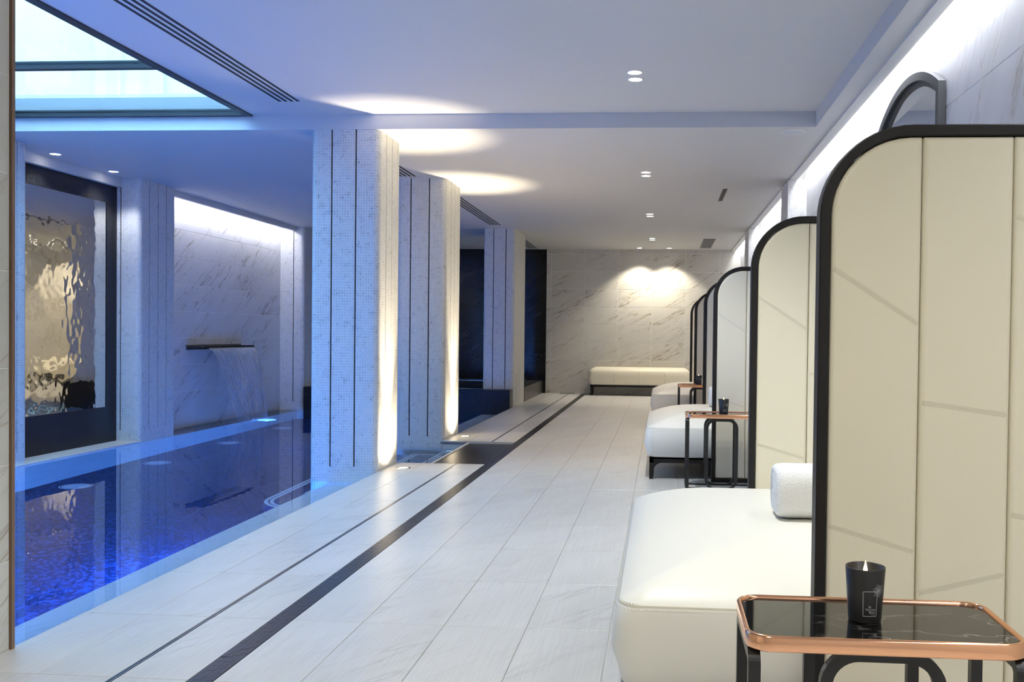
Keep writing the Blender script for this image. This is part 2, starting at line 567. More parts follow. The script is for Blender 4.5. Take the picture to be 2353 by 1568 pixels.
stairs = struct(empty('pool_stairs', (0, 0, 0)), 'submerged dark mosaic steps with white nosings going down into pool')
def tread(x0, x1, y0, y1, z, r, zb):
    mb = MB()
    R_ = (r, .001, .001, r)
    o = ring2(x0, x1, y0, y1, R_, 8)
    mb.loft([plane3(o, 'z', zb), plane3(o, 'z', z)], cap1=True, smooth=False)
    t = mb.build('tread', 'pool_mosaic', stairs)
    for a, w in ((.012, .028), (.052, .028)):
        nb = MB()
        oo = ring2(x0+a, x1+.3, y0+a, y1-a, (max(r-a, .001), .001, .001, max(r-a, .001)), 8)
        ii = ring2(x0+a+w, x1+.3, y0+a+w, y1-a-w, (max(r-a-w, .001), .001, .001, max(r-a-w, .001)), 8)
        frame_ring(nb, oo, ii, 'z', z+.0002, z+.003)
        nb.build('nosing', 'white_line', t)
tread(-3.06, OX0, 6.63, 9.6, -1.0, .36, PF)
tread(-2.76, OX0, 6.95, 9.27, -.75, .02, -1.0)
tread(-2.44, OX0, 7.365, 8.945, -.50, .004, -.75)
tread(-2.13, OX0, 7.365, 8.945, -.27, .004, -.5)

# ---- pool shell
PY0, PY1 = 1.0, 12.95
pool = struct(empty('pool_basin', (0, 0, 0)), 'pool basin lined with deep blue mosaic')
box('pool_floor', 'pool_mosaic', -5.22, -1.5, PY0, PY1, PF-.1, PF, pool)
box('pool_wall', 'pool_marble', -5.6, -5.22, PY0, PY1, PF-.1, -.125, pool)
box('pool_wall', 'pool_marble', -5.6, XE, PY0-.2, PY0, PF-.1, 0, pool)
box('ledge', 'pool_marble', -2.53, -2.10, PY0, 7.33, PF-.1, -.25, pool)
box('ledge', 'pool_marble', -2.53, -2.10, 8.95, PY1, PF-.1, -.25, pool)
box('pool_wall', 'pool_marble', -5.6, -5.13, PY1, PY1+.75, PF-.1, -.125, pool)
box('coping', 'pool_marble', -5.6, -5.20, PY0, 8.92, -.125, -.068, pool)
dsc = []
for y in (7.46, 8.73, 10.24, 11.75):
    mb = MB()
    mb.lathe([(.0, .006), (.10, .006), (.125, .004), (.13, 0)], 28)
    o = mb.build('floor_inlet', 'disc', pool, (-4.93, y, PF))
    mm = MB().lathe([(.11, .0065), (.118, .0065)], 28).build('ring', 'slot_metal', o)
water = MB()
water.quad([(-5.52, PY0, WL), (OX0, PY0, WL), (OX0, PY1, WL), (-5.52, PY1, WL)])
wo = tag(water.build('pool_water', 'water'), 'still blue pool water', 'water', kind='stuff')

# underwater lamps on the near pool wall
def pool_lamp(y, e, z=-.95, x=-2.56):
    t = tag(empty('pool_light', (x, y, z)), 'blue underwater lamp set in the pool wall below the deck', 'light', 'underwater lamps along the pool wall')
    mb = MB()
    rings = [[(dx, r*math.cos(2*PI*i/20), r*math.sin(2*PI*i/20)) for i in range(20)] for dx, r in ((.03, .10), (-.005, .10), (-.01, .085))]
    mb.loft(rings, cap1=False)
    mb.build('ring', 'steel', t)
    mb = MB(); mb.loft([[(-.005, r*math.cos(2*PI*i/20), r*math.sin(2*PI*i/20)) for i in range(20)] for r in (.085, .001)])
    mb.build('lens', 'disc', t)
    add_light('POINT', 'pool_lamp_light', (-.09, 0, 0), e, (.03, .22, 1.0), t, shadow_soft_size=.05)
for y, e in ((3.5, 190), (5.2, 190), (10.2, 150)):
    pool_lamp(y, e)

# unseen lamps added on the near end wall to brighten the ledge and pool
for x in (-3.3, -4.5):
    t = tag(empty('pool_light', (x, PY0+.002, -.42)), 'unseen blue fill lamp added on the pool end wall to brighten the ledge', 'light', 'unseen fill lamps added on the pool end wall')
    mb = MB(); mb.loft([[(r*math.cos(2*PI*i/20), dy, r*math.sin(2*PI*i/20)) for i in range(20)] for dy, r in ((-.002, .10), (.012, .10), (.014, .085))]); mb.build('ring', 'steel', t)
    mb = MB(); mb.loft([[(r*math.cos(2*PI*i/20), .008, r*math.sin(2*PI*i/20)) for i in range(20)] for r in (.085, .001)]); mb.build('lens', 'disc', t)
    add_light('POINT', 'pool_lamp_light', (0, .09, 0), 300, (.035, .23, 1.0), t, shadow_soft_size=.05)

t = tag(empty('pool_light', (-5.218, 11.55, -.2)), 'blue underwater lamp on the far pool wall below the falling water', 'light')
mb = MB(); mb.loft([[(dx, r*math.cos(2*PI*i/20), r*math.sin(2*PI*i/20)) for i in range(20)] for dx, r in ((-.002, .06), (.01, .06), (.012, .05))]); mb.build('ring', 'steel', t)
mb = MB(); mb.loft([[(.006, r*math.cos(2*PI*i/20), r*math.sin(2*PI*i/20)) for i in range(20)] for r in (.05, .001)]); mb.build('lens', 'disc', t)
add_light('POINT', 'pool_lamp_light', (.16, 0, .02), 5, (.08, .28, 1.0), t, shadow_soft_size=.14)

# ---- hot tub
tub = tag(empty('hot_tub', (0, 0, 0)), 'raised black mosaic hot tub at the end of the pool', 'hot tub')
box('front_wall', 'black_mosaic', -5.13, -2.13, PY1, PY1+.25, PF-.1, .255, tub)
box('side_wall', 'tub_mosaic', -2.42, -2.12, 14.28, YF-.01, -.2, .226, tub)
box('side_wall', 'black_mosaic', -5.6, -5.13, PY1+.7, YF-.01, -.2, .255, tub)
box('back_bench', 'black_mosaic', -5.13, -2.42, 15.75, YF-.01, -.5, .245, tub)
box('bench_edge', 'chrome', -5.13, -2.42, 15.735, 15.75, .235, .256, tub)
box('basin_floor', 'black_mosaic', -5.13, -2.13, PY1+.3, YF-.01, -.6, -.5, tub)
hw = MB(); hw.quad([(-5.13, PY1+.3, .17), (-2.42, PY1+.3, .17), (-2.42, 15.73, .17), (-5.13, 15.73, .17)])
tag(hw.build('tub_water', 'water'), 'still dark water inside the hot tub', 'water', kind='stuff')

# ---- ceilings
cl = MB()
cl.box(-5.9, XW-.17, YS, YF+.2, CL, CL+.125)                  # lower ceiling
ceil = struct(cl.build('ceiling', 'paint'), 'white painted lower ceiling')
cu = MB()
cu.box(SKX1, 1.09, -2.0, YS, CU, CU+.14)
cu.box(-5.9, SKX0, -2.0, YS, CU, CU+.14)
cu.box(SKX0, SKX1, -2.0, SKY0, CU, CU+.14)
cu.build('raised_ceiling', 'paint', ceil)
# beam along the right wall with the light cove
bm_ = MB()
bm_.box(1.09, 1.205, -2.0, YS, CL, CU+.14)
bm_.box(1.20, 1.205, YS, YF+.2, CL, CL+.25)
bm_.box(1.205, 1.262, -2.0, YF+.2, CL-.016, CL+.10)
bm_.box(1.262, 1.285, -2.0, YF+.2, CL-.004, CL+.05)
bm_.build('cove_beam', 'paint', ceil)
bt = MB(); bt.box(1.205, XW+.2, -2.0, YF+.2, CL+.17, CL+.25)
bt.build('cove_roof', 'paint', ceil)

# slot diffusers in the ceiling
def slot_diffuser(label, xa, ya, xb, yb, z, group='linear slot diffusers in the ceiling'):
    t = tag(empty('slot_diffuser', (0, 0, z)), label, 'air vent', group)
    for k in range(4):
        dx = -.066+.044*k
        mb = MB()
        mb.quad([(xa+dx-.007, ya, -.0012), (xb+dx-.007, yb, -.0012), (xb+dx+.007, yb, -.0012), (xa+dx+.007, ya, -.0012)])
        mb.box(xa+dx-.009, xa+dx-.007, ya, yb, -.003, 0)
        mb.box(xa+dx+.007, xa+dx+.009, ya, yb, -.003, 0)
        mb.build('slot', 'diffuser', t)
slot_diffuser('long black slot diffuser in the raised ceiling beside the skylight', -2.65, 2.6, -2.65, 6.40, CU)
slot_diffuser('black slot diffuser in the ceiling between the first and second mosaic pillars', -2.47, 7.6, -2.47, 8.84, CL)
slot_diffuser('black slot diffuser in the ceiling between second and third mosaic pillars', -2.33, 9.9, -2.33, 12.78, CL)
slot_diffuser('black slot diffuser in the ceiling in front of the black marble wall', -2.28, 14.5, -2.28, 16.25, CL)

# ---- skylight
sk = struct(empty('window_1', (0, 0, 0)), 'rooflight with dark frames above the pool')
fw = .055
def bar(n, x0, x1, y0, y1, z0=CU-.012, z1=CU+.035):
    return box(n, 'sky_frame', x0, x1, y0, y1, z0, z1, sk)
bar('frame_bar', SKX1-fw, SKX1, SKY0, SKY1-.001)
bar('frame_bar', SKX0, SKX0+fw, SKY0, SKY1-.001)
bar('frame_bar', SKX0+fw, SKX1-fw, SKY1-.05, SKY1-.002)
bar('frame_bar', SKX0+fw, SKX1-fw, SKY0, SKY0+fw)
for y in (5.54, 4.27):
    bar('glazing_bar', SKX0+fw, SKX1-fw, y-.025, y+.025)
for y0, y1 in ((SKY0+fw, 4.245), (4.295, 5.515), (5.565, SKY1-.05)):
    box('pane', 'pane', SKX0+fw, SKX1-fw, y0, y1, CU+.012, CU+.024, sk)
wellp = MB()
wellp.box(SKX0-.4, SKX1+.6, SKY1+.35, SKY1+.55, CU+.14, 4.6)
wellp.box(SKX0-.4, SKX1+.6, SKY0-.7, SKY0-.5, CU+.14, 4.6)
wellp.box(SKX0-.6, SKX0-.4, SKY0-.7, SKY1+.55, CU+.14, 4.6)
wellp.box(SKX1+.6, SKX1+.8, SKY0-.7, SKY1+.55, CU+.14, 4.6)
wellp.box(SKX0-.4, SKX1+.6, SKY1, SKY1+.36, CU+.14, CU+.165)
wellp.box(SKX0-.4, SKX0, SKY0-.5, SKY1, CU+.14, CU+.165)
wellp.box(SKX1, SKX1+.6, SKY0-.5, SKY1, CU+.14, CU+.165)
well = struct(wellp.build('wall_light_well', 'well'), 'pale walls of the light well above the rooflight')
for x, w in ((-4.55, .22), (-4.1, .12), (-3.72, .16), (-3.3, .1)):
    box('pilaster', 'well', x, x+w, SKY1+.31, SKY1+.35, CU+.165, 4.6, well)

# ---- walls
ZR = [-.0] + [.29+.315*k for k in range(8)]
def rows_to(top):
    return [z for z in ZR if z < top-.02]+[top]

# far wall
wf = struct(box('wall_far', 'wall_grout', -2.06, XW+.2, YF, YF+.2, -.2, CL+.3), 'white marble tiled end wall')
tiles(wf, '-y', YF, [-2.06]+[-1.974+.597*k for k in range(0, 6)]+[XW], rows_to(CL+.02), .0025, 'marble')
# black end wall behind the tub
wb = struct(box('wall_far_black', 'black_grout', -5.9, -2.06, YF, YF+.2, -.6, CL+.3), 'black marble tiled end wall')
tiles(wb, '-y', YF, [-5.6]+[-2.06-.597*k for k in range(5, -1, -1)], rows_to(CL+.02), .008, 'black_marble')
# right wall
wr = struct(box('wall_right', 'wall_grout', XW, XW+.2, -2.0, YF+.2, -.2, CL+.3), 'white marble tiled right wall')
ysr = [2.36+.6*k for k in range(0, 24)]
tiles(wr, '-x', XW, [y for y in ysr if y < 9.0]+[9.0], [z for z in ZR if z > 1.2 and z < 2.4]+[CL+.17], .002, 'marble_right')
tiles(wr, '-x', XW, [9.5]+[y for y in ysr if 9.6 < y < 13.0]+[13.0], [z for z in ZR if z > 1.2 and z < 2.4]+[CL+.17], .002, 'marble_right')
tiles(wr, '-x', XW, [13.6]+[y for y in ysr if 13.7 < y < YF]+[YF-.01], [z for z in ZR if z > 1.2 and z < 2.4]+[CL+.17], .002, 'marble_right')
# near left wall with the brown end trim
wn = struct(box('wall_left', 'wall_grout', -2.42, -2.113, -2.0, 2.862, -.07, CU), 'near left wall of white veined marble tiles')
tiles(wn, '+x', -2.113, [.47, 1.07, 1.67, 2.27, 2.85], rows_to(CU), .003, 'marble_near')
box('edge_trim', 'bronze_trim', -2.113, -2.103, 2.851, 2.866, 0, CU, wn)
# back wall behind the camera, pool end wall and outer left wall
struct(box('wall_back', 'paint', -2.6, XW+.2, -2.2, -2.0, -.2, CU+.14), 'white wall closing the room at the near end')
struct(box('wall_pool_end', 'paint', -5.9, -2.42, PY0-.4, PY0-.2, -1.4, CU+.14), 'white wall closing the pool at the near end')
struct(box('wall_left_outer', 'paint', -5.9, -5.62, PY0-.4, YF+.2, -1.4, CL+.2), 'white outer wall on the far side of the pool')

# recess wall with cove between two far pillars
wrc = struct(box('wall_recess', 'wall_grout', -5.64, -5.53, 9.50, 13.07, -.125, CL+.1), 'white veined marble recess wall with the water spout')
tiles(wrc, '+x', -5.53, [9.52, 9.97]+[9.97+.612*k for k in range(1, 5)]+[13.06], [-.12]+[.34+.311*k for k in range(0, 7)]+[CL+.09], .0025, 'marble_cool')
box('recess_shelf', 'pool_marble', -5.53, -5.19, 8.92, 13.07, -.30, -.125, pool)
box('trim_cove', 'paint', -5.34, -5.30, 9.5, 13.06, CL-.062, CL, wrc)

# niche wall above and beside the rippled mirror
wni = struct(box('wall_niche', 'paint', -5.62, -5.41, 7.2, 8.99, 2.475, CL), 'white lintel above the black framed mirror')

# ------------------------------------------------------------------ pillars
def pillar(label, x0, x1, y0, y1, zb, zt, near, side, r=.05, gz=.035):
    t = tag(empty('pillar', ((x0+x1)/2, (y0+y1)/2, zb)), label, 'pillar', 'white mosaic pillars')
    ox, oy, oz = (x0+x1)/2, (y0+y1)/2, zb
    w, d = .012, .022
    def outline(notch):
        P = []
        def arc(cx, cy, a0):
            for i in range(7):
                a = a0+.5*PI*i/6
                P.append((cx+r*math.cos(a), cy+r*math.sin(a)))
        arc(x0+r, y0+r, PI)
        for x in sorted(near):
            dd_ = d if notch else 0
            P.extend([(x-w/2, y0), (x-w/2, y0+dd_), (x+w/2, y0+dd_), (x+w/2, y0)])
        arc(x1-r, y0+r, 1.5*PI)
        for y in sorted(side):
            dd_ = d if notch else 0
            P.extend([(x1, y-w/2), (x1-dd_, y-w/2), (x1-dd_, y+w/2), (x1, y+w/2)])
        arc(x1-r, y1-r, 0)
        arc(x0+r, y1-r, .5*PI)
        return [(a-ox, b-oy) for a, b in P]
    a, b = outline(False), outline(True)
    mb = MB()
    mb.loft([plane3(a, 'z', 0), plane3(a, 'z', gz-zb)], cap0=True, smooth=False)
    m2 = MB()
    m2.loft([plane3(b, 'z', gz-zb), plane3(b, 'z', zt-zb)], cap0=True, smooth=False)
    # uv: metres along the outline, height
    for q in (mb, m2):
        pts = a if q is mb else b
        L = [0]
        base = a
        for i in range(1, len(base)+1):
            L.append(L[-1]+math.dist(base[i % len(base)], base[i-1]))
        n = len(pts)
        za, zb2 = (zb, gz) if q is mb else (gz, zt)
        for i in range(n):
            q.uv[i] = [(L[i], za), (L[i+1], za), (L[i+1], zb2), (L[i], zb2)]
    o1 = mb.build('foot', 'mosaic', t)
    o2 = m2.build('shaft', 'mosaic', t)
    for x in near:
        box('groove_strip', 'slot_metal', x-w/2+.0005-ox, x+w/2-.0005-ox, y0+.012-oy, y0+.0155-oy, gz+.001-zb, zt-zb, t)
    for y in side:
        box('groove_strip', 'slot_metal', x1-.0155-ox, x1-.012-ox, y-w/2+.0005-oy, y+w/2-.0005-oy, gz+.001-zb, zt-zb, t)
    return t
pillar('white mosaic pillar lit warm on its deck side, before the sunken dark landing', -2.65, -2.12, 6.805, 7.36, -.60, CL, (-2.487, -2.302), (6.98, 7.13, 7.28))
pillar('white mosaic pillar with a floor uplight, just past the sunken dark landing', -2.61, -2.12, 8.95, 9.62, -.60, CL, (-2.472, -2.288), (9.17, 9.33, 9.49))
pillar('white mosaic pillar beside the black hot tub, without floor uplight', -2.575, -2.12, 13.22, 14.28, -.20, CL, (-2.43, -2.25), (13.5, 13.8, 14.05))
pillar('white mosaic pillar across the pool between mirror and recess with water spout', -5.6, -5.22, 8.905, 9.60, -.124, CL, (-5.42,), (9.08, 9.245, 9.405))
pillar('white mosaic pillar across the pool between recess and hot tub', -5.6, -5.185, 13.07, 13.65, -.124, CL, (-5.335,), (13.2, 13.38))
pillar('white mosaic pillar across the pool on the near side of the rippled mirror', -5.6, -5.23, 6.6, 7.28, -.067, CL, (-5.42,), (6.8, 7.0, 7.15))
# engaged piers on the right wall
def pier(label, y0, y1):
    t = tag(empty('pilaster', (1.28, (y0+y1)/2, 0)), label, 'pillar', 'mosaic pilasters on the right wall')
    mb = MB().box(1.19-1.28, XW-.0005-1.28, y0-(y0+y1)/2, y1-(y0+y1)/2, 0, CL-.017)
    mb.build('shaft', 'mosaic', t)
pier('white mosaic pilaster on the right wall above the second leather screen', 9.0, 9.5)
pier('white mosaic pilaster on the right wall, close to the marble end wall', 13.0, 13.6)

# ------------------------------------------------------------------ rippled mirror in black mosaic surround
nm = tag(empty('wall_mirror', (-5.5, 8.1, 0)), 'tall rippled mirror set in a black mosaic surround across the pool', 'mirror')
fr = MB()
def lbox(mb, x0, x1, y0, y1, z0, z1): mb.box(x0+5.5, x1+5.5, y0-8.1, y1-8.1, z0, z1)
for a in ((7.2, 7.40, -.124, 2.474), (8.735, 8.905, -.124, 2.474), (7.40, 8.735, 2.30, 2.474), (7.40, 8.735, -.124, .285)):
    lbox(fr, -5.62, -5.46, *a)
fr.build('surround', 'black_mosaic', nm)
p_ = MB(); lbox(p_, -5.60, -5.466, 7.40, 8.735, .285, 2.30)
p_.build('mirror_glass', 'ripple', nm)

# arched mirror on the right wall
am = tag(empty('arched_mirror', (XW-.006, 5.29, 1.0)), 'arched mirror in a dark grey frame on the right wall', 'mirror')
def arch(hw, spring, R, zb, n=20):
    pts = [(-hw, zb), (hw, zb)]
    c = spring-math.sqrt(R*R-hw*hw)
    a = math.asin(hw/R)
    for i in range(n+1):
        t = a-2*a*i/n
        pts.append((R*math.sin(t), c+R*math.cos(t)))
    return pts
o_ = arch(.65, 1.31, 1.29, -.35); i_ = arch(.605, 1.285, 1.245, -.305)
mb = MB(); frame_ring(mb, o_, i_, 'x', -.036, -.0005); mb.build('frame', 'frame_dark', am)
o2_ = arch(.605, 1.285, 1.245, -.305); i2_ = arch(.575, 1.268, 1.215, -.275)
mb = MB(); frame_ring(mb, o2_, i2_, 'x', -.018, -.0005); mb.build('inner_frame', 'frame_dark', am)
mb = MB(); g_ = arch(.575, 1.268, 1.215, -.275)
mb.loft([plane3(g_, 'x', -.002), plane3(g_, 'x', -.008)], cap0=True, cap1=True, smooth=False); mb.build('mirror_glass', 'mirror', am)

# ------------------------------------------------------------------ water spout and fall
sp = tag(empty('water_spout', (-5.522, 11.08, .85)), 'dark blade spout on the marble recess wall above the pool', 'spout')
MB().box(0, .20, -.66, .66, -.014, .014).build('blade', 'slot_metal', sp)
MB().box(0, .012, -.70, .70, -.03, .03).build('wall_plate', 'steel', sp)
MB().box(.197, .206, -.66, .66, -.017, .017).build('lip', 'black_steel', sp)
wfm = MB()
nu, nv = 40, 24
rings = []
for j in range(nv+1):
    t = j/nv
    fall = .91*t
    xo = .208+.26*math.sqrt(t)*1.0
    half = .60-.17*t
    yc = .02+.10*t
    row = []
    for i in range(nu+1):
        s = -1+2*i/nu
        row.append((xo+.012*math.sin(9*s+4*t)*t-.03*s*s*t, yc+half*s, -fall))
    rings.append(row)
wfm.loft(rings, closed=False, smooth=True)
k = 0
for j in range(nv):
    for i in range(nu):
        wfm.uv[k] = [(i/nu, j/nv), ((i+1)/nu, j/nv), ((i+1)/nu, (j+1)/nv), (i/nu, (j+1)/nv)]
        k += 1
wfo = tag(wfm.build('waterfall', 'fall', None, (-5.522, 11.08, .845)), 'thin sheet of water falling from the blade spout into the pool', 'water', kind='stuff')

# ------------------------------------------------------------------ lamps
DECKW = (1.0, .84, .63); WARM = (1.0, .80, .56); NEUT = (.95, .98, .95); COOL = (.86, .92, 1.0)
def make_downlight():
    t = empty('downlight', (0, 0, 0))
    MB().lathe([(.0425, -.001), (.043, -.004), (.052, -.003), (.053, 0)], 28).build('trim_ring', 'lamp_ring', t)
    MB().lathe([(.0427, -.002), (.0001, -.002)], 28).build('lens', 'lamp_on', t)
    return t
dproto = make_downlight()
used = [False]
def downlight(x, y, z, label, group, energy, color=NEUT, size=100, blend=.6, tilt=(0, 0, 0)):
    o = dproto if not used[0] else copy_tree(dproto)
    used[0] = True
    o.location = (x, y, z)
    tag(o, label, 'ceiling light', group)
    add_light('SPOT', 'downlight_beam', (x, y, z-.02), energy, color, None, tilt, spot_size=math.radians(size), spot_blend=blend, shadow_soft_size=.04)
    return o
E_D = 75
gl = 'twin downlights along the deck'
downlight(-.186, 5.763, CU, 'round downlight of the raised ceiling pair, farther from the ceiling step', gl, E_D)
downlight(-.186, 5.919, CU, 'round downlight of the raised ceiling pair, closer to the ceiling step', gl, E_D)
for ya, yb, n in ((8.646, 8.833, 'first'), (11.60, 11.81, 'second'), (14.50, 14.74, 'third')):
    lb = 'round downlight of the %s twin pair beyond the ceiling step' % n
    downlight(-.165, ya, CL, lb+', on its step side', gl, E_D*.66, DECKW, 92, .8)
    downlight(-.165, yb, CL, lb+', on its end wall side', gl, E_D*.66, DECKW, 92, .8)
for y in (2.85, 3.0):
    downlight(-.186, y, CU, 'round downlight of a twin pair above the near end of the deck', gl, E_D)
for y in (-.1, .05):
    downlight(-.186, y, CU, 'round downlight of a twin pair above the near end of the deck', gl, E_D*.82, (1.0, .955, .83), 150, .5)
for x, w_ in ((-.40, 'black marble'), (.116, 'light cove')):
    downlight(x, 16.10, CL, 'round downlight washing the marble end wall, the one towards the '+w_, 'wall washers above the bench', 80, (1, .93, .78), 108, .45)
for y, w_ in ((7.69, 'farther from'), (8.546, 'closer to')):
    downlight(-5.275, y, CL, 'round downlight above the rippled mirror, %s the recess with the spout' % w_, 'downlights above the rippled mirror', 26, COOL, 110, .5)

# floor uplights at the pillars
def uplight(y, label):
    t = tag(empty('floor_uplight', (-1.985, y, 0)), label, 'floor light', 'floor uplights at the pillar feet')
    MB().lathe([(.001, .0015), (.038, .0015)], 28).build('lens', 'lamp_on', t)
    MB().lathe([(.038, .0015), (.039, .003), (.055, .003), (.056, 0)], 28).build('ring', 'steel', t)
    add_light('SPOT', 'uplight_beam', (0, 0, .012), 620, (1.0, .85, .61), t, (PI, math.radians(-1.5), 0), spot_size=math.radians(38), spot_blend=1.0, shadow_soft_size=.03)
    add_light('SPOT', 'uplight_glow', (0, 0, .015), 62, (1.0, .82, .56), t, (PI, math.radians(-12), 0), spot_size=math.radians(152), spot_blend=1.0, shadow_soft_size=.03)
uplight(7.035, 'round floor uplight beside the pillar before the sunken landing')
uplight(9.31, 'round floor uplight beside the pillar past the sunken landing')

# cove strips
cv = tag(empty('cove_light', (1.33, 7.0, CL+.06)), 'continuous white light strip hidden in the cove over the right wall', 'light strip')
MB().box(-.044, -.034, -8.5, 9.3, -.004, .004).build('led_strip', 'led_white', cv)
for yc, L in ((3.5, 10.8), (11.25, 3.3), (15.0, 2.6)):
    add_light('AREA', 'cove_beam', (-.002, yc-7.0, .03), 8.5*L, (.90, .93, 1.0), cv, (0, math.radians(-8), 0), shape='RECTANGLE', size=.05, size_y=L)
cv2 = tag(empty('recess_light', (-5.43, 11.3, CL-.01)), 'white light strip in the cove of the recess across the pool', 'light strip')
MB().box(.075, .088, -1.75, 1.73, -.02, -.012).build('led_strip', 'led_white', cv2)
add_light('AREA', 'recess_beam', (0, 0, -.004), 23, (.88, .90, 1.0), cv2, (0, math.radians(10), 0), shape='RECTANGLE', size=.06, size_y=3.4)

# ceiling fittings
sp_ = tag(empty('ceiling_speaker', (.95, 6.97, CL)), 'round flush loudspeaker in the ceiling near the cove', 'speaker')
MB().lathe([(.001, -.004), (.075, -.003)], 32).build('mesh_cover', 'speaker', sp_)
MB().lathe([(.075, -.003), (.078, -.006), (.09, -.005), (.092, 0)], 32).build('ring', 'lamp_ring', sp_)
sl = tag(empty('ceiling_slit', (.635, 10.05, CL)), 'short black slit vent in the ceiling over the deck', 'air vent')
MB().box(-.02, .02, -.43, .43, -.002, 0).build('slot', 'diffuser', sl)
MB().box(-.026, -.02, -.436, .436, -.004, 0).box(.02, .026, -.436, .436, -.004, 0).build('edge', 'grille', sl)
gr = tag(empty('ceiling_grille', (.73, 15.28, CL)), 'square slatted air grille in the ceiling near the end wall', 'air vent')
MB().box(-.09, .09, -.74, .74, -.002, 0).build('backing', 'diffuser', gr)
for k in range(14):
    yy = -.70+k*.1077
    MB().box(-.085, .085, yy-.02, yy+.02, -.008, -.002).build('slat', 'grille', gr)
MB().box(-.095, -.085, -.745, .745, -.009, 0).box(.085, .095, -.745, .745, -.009, 0).build('frame', 'grille', gr)

# ------------------------------------------------------------------ leather screens
SX0, SX1, ST = .370, 1.366, 1.552
TH = .056
def seam_line(mb, x0, z0, x1, z1, y, s=1):
    """two rows of stitches and a welt between them"""
    L = math.hypot(x1-x0, z1-z0)
    ux, uz = (x1-x0)/L, (z1-z0)/L
    px, pz = -uz, ux
    n = int(L/.0045)
    for off in (-.0042, .0042):
        for k in range(n):
            a = k*.0045; b = a+.0028
            p = [(x0+ux*t+px*(off+o), y-.0006*s, z0+uz*t+pz*(off+o)) for t, o in ((a, -.0005), (b, -.0005), (b, .0005), (a, .0005))]
            mb.quad(p if s > 0 else p[::-1])
def make_screen():
    t = empty('leather_screen', (0, 0, 0))
    r = .215
    o = ring2(SX0, SX1, 0, ST, (.001, .001, .001, r), 14)
    i = ring2(SX0+.026, SX1-.012, .03, ST-.027, (.001, .001, .001, r-.03), 14)
    mb = MB()
    b = .003
    def off(pts, outr, e):
        return ring2(SX0+e, SX1-e, 0+e, ST-e, (.001, .001, .001, r-e), 14) if outr else ring2(SX0+.026-e, SX1-.012+e, .03-e, ST-.027+e, (.001, .001, .001, r-.03+e), 14)
    mb.loft([plane3(off(o, 1, b), 'y', 0), plane3(o, 'y', b), plane3(o, 'y', TH-b), plane3(off(o, 1, b), 'y', TH), plane3(off(i, 0, b), 'y', TH), plane3(i, 'y', TH-b), plane3(i, 'y', b), plane3(off(i, 0, b), 'y', 0)], wrap=True, smooth=False)
    mb.build('frame', 'black_wood', t)
    edges = [SX0+.026, .606, .814, 1.022, 1.19, SX1-.012]
    seams = [((1.214, 1.085), (.603, .547)), ((.90, .874), (.45, .50)), ((1.337, 1.25), (.641, .60)), ((1.05, 1.0),), ((.8, .85),)]
    for k in range(5):
        x0, x1 = edges[k]+.0006, edges[k+1]-.0006
        zb, zt = .031, ST-.0275
        e = .010
        rr = (.004, .004, .004, r-.03) if k == 0 else (.004,)*4
        R0 = ring2(x0, x1, zb, zt, rr, 10)
        def ins(d):
            q = tuple(max(v-d, .001) for v in rr)
            return ring2(x0+d, x1-d, zb+d, zt-d, q, 10)
        yf = .006
        rings = [plane3(ins(.012), 'y', yf-.0035), plane3(ins(.005), 'y', yf-.001), plane3(ins(.0015), 'y', yf+.003), plane3(R0, 'y', yf+.009), plane3(R0, 'y', TH-yf-.009), plane3(ins(.0015), 'y', TH-yf-.003), plane3(ins(.005), 'y', TH-yf+.001), plane3(ins(.012), 'y', TH-yf+.0035)]
        mb = MB()
        mb.loft(rings[::-1], cap0=True, cap1=True, smooth=True)
        pd = mb.build('leather_pad', 'leather', t)
        for (za, zb_) in seams[k]:
            sm_ = MB()
            sw = MB()
            seam_line(sm_, x0+.006, za, x1-.006, zb_, yf-.0036)
            L = math.hypot(x1-x0-.012, zb_-za); ux, uz = (x1-x0-.012)/L, (zb_-za)/L
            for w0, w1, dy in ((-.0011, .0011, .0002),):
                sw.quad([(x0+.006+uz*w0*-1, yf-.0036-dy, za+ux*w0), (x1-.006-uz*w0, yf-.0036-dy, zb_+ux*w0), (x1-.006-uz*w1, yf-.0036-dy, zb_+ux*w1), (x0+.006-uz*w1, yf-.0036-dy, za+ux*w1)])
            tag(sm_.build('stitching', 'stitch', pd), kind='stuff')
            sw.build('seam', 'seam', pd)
    for x in (SX0+.2, SX1-.2):
        pass
    return t
sproto = make_screen()
sl_labels = ['cream leather screen in black rounded frame, beside the copper rimmed table and large white daybed',
             'cream leather screen on the far side of the large white daybed with rolled towel',
             'pale leather screen on the near side of the daybed whose curved black leg shows',
             'pale leather screen on the far side of the daybed with the curved black leg',
             'grey looking leather screen on the near side of the daybed closest to the bench',
             'leather screen nearest to the marble end wall, behind the daybed by the bench']
for i, y in enumerate((2.222, 3.885, 6.68, 8.22, 10.48, 12.0)):
    o = sproto if i == 0 else copy_tree(sproto)
    o.location = (0, y, 0)
    tag(o, sl_labels[i], 'screen', 'leather privacy screens along the right wall')

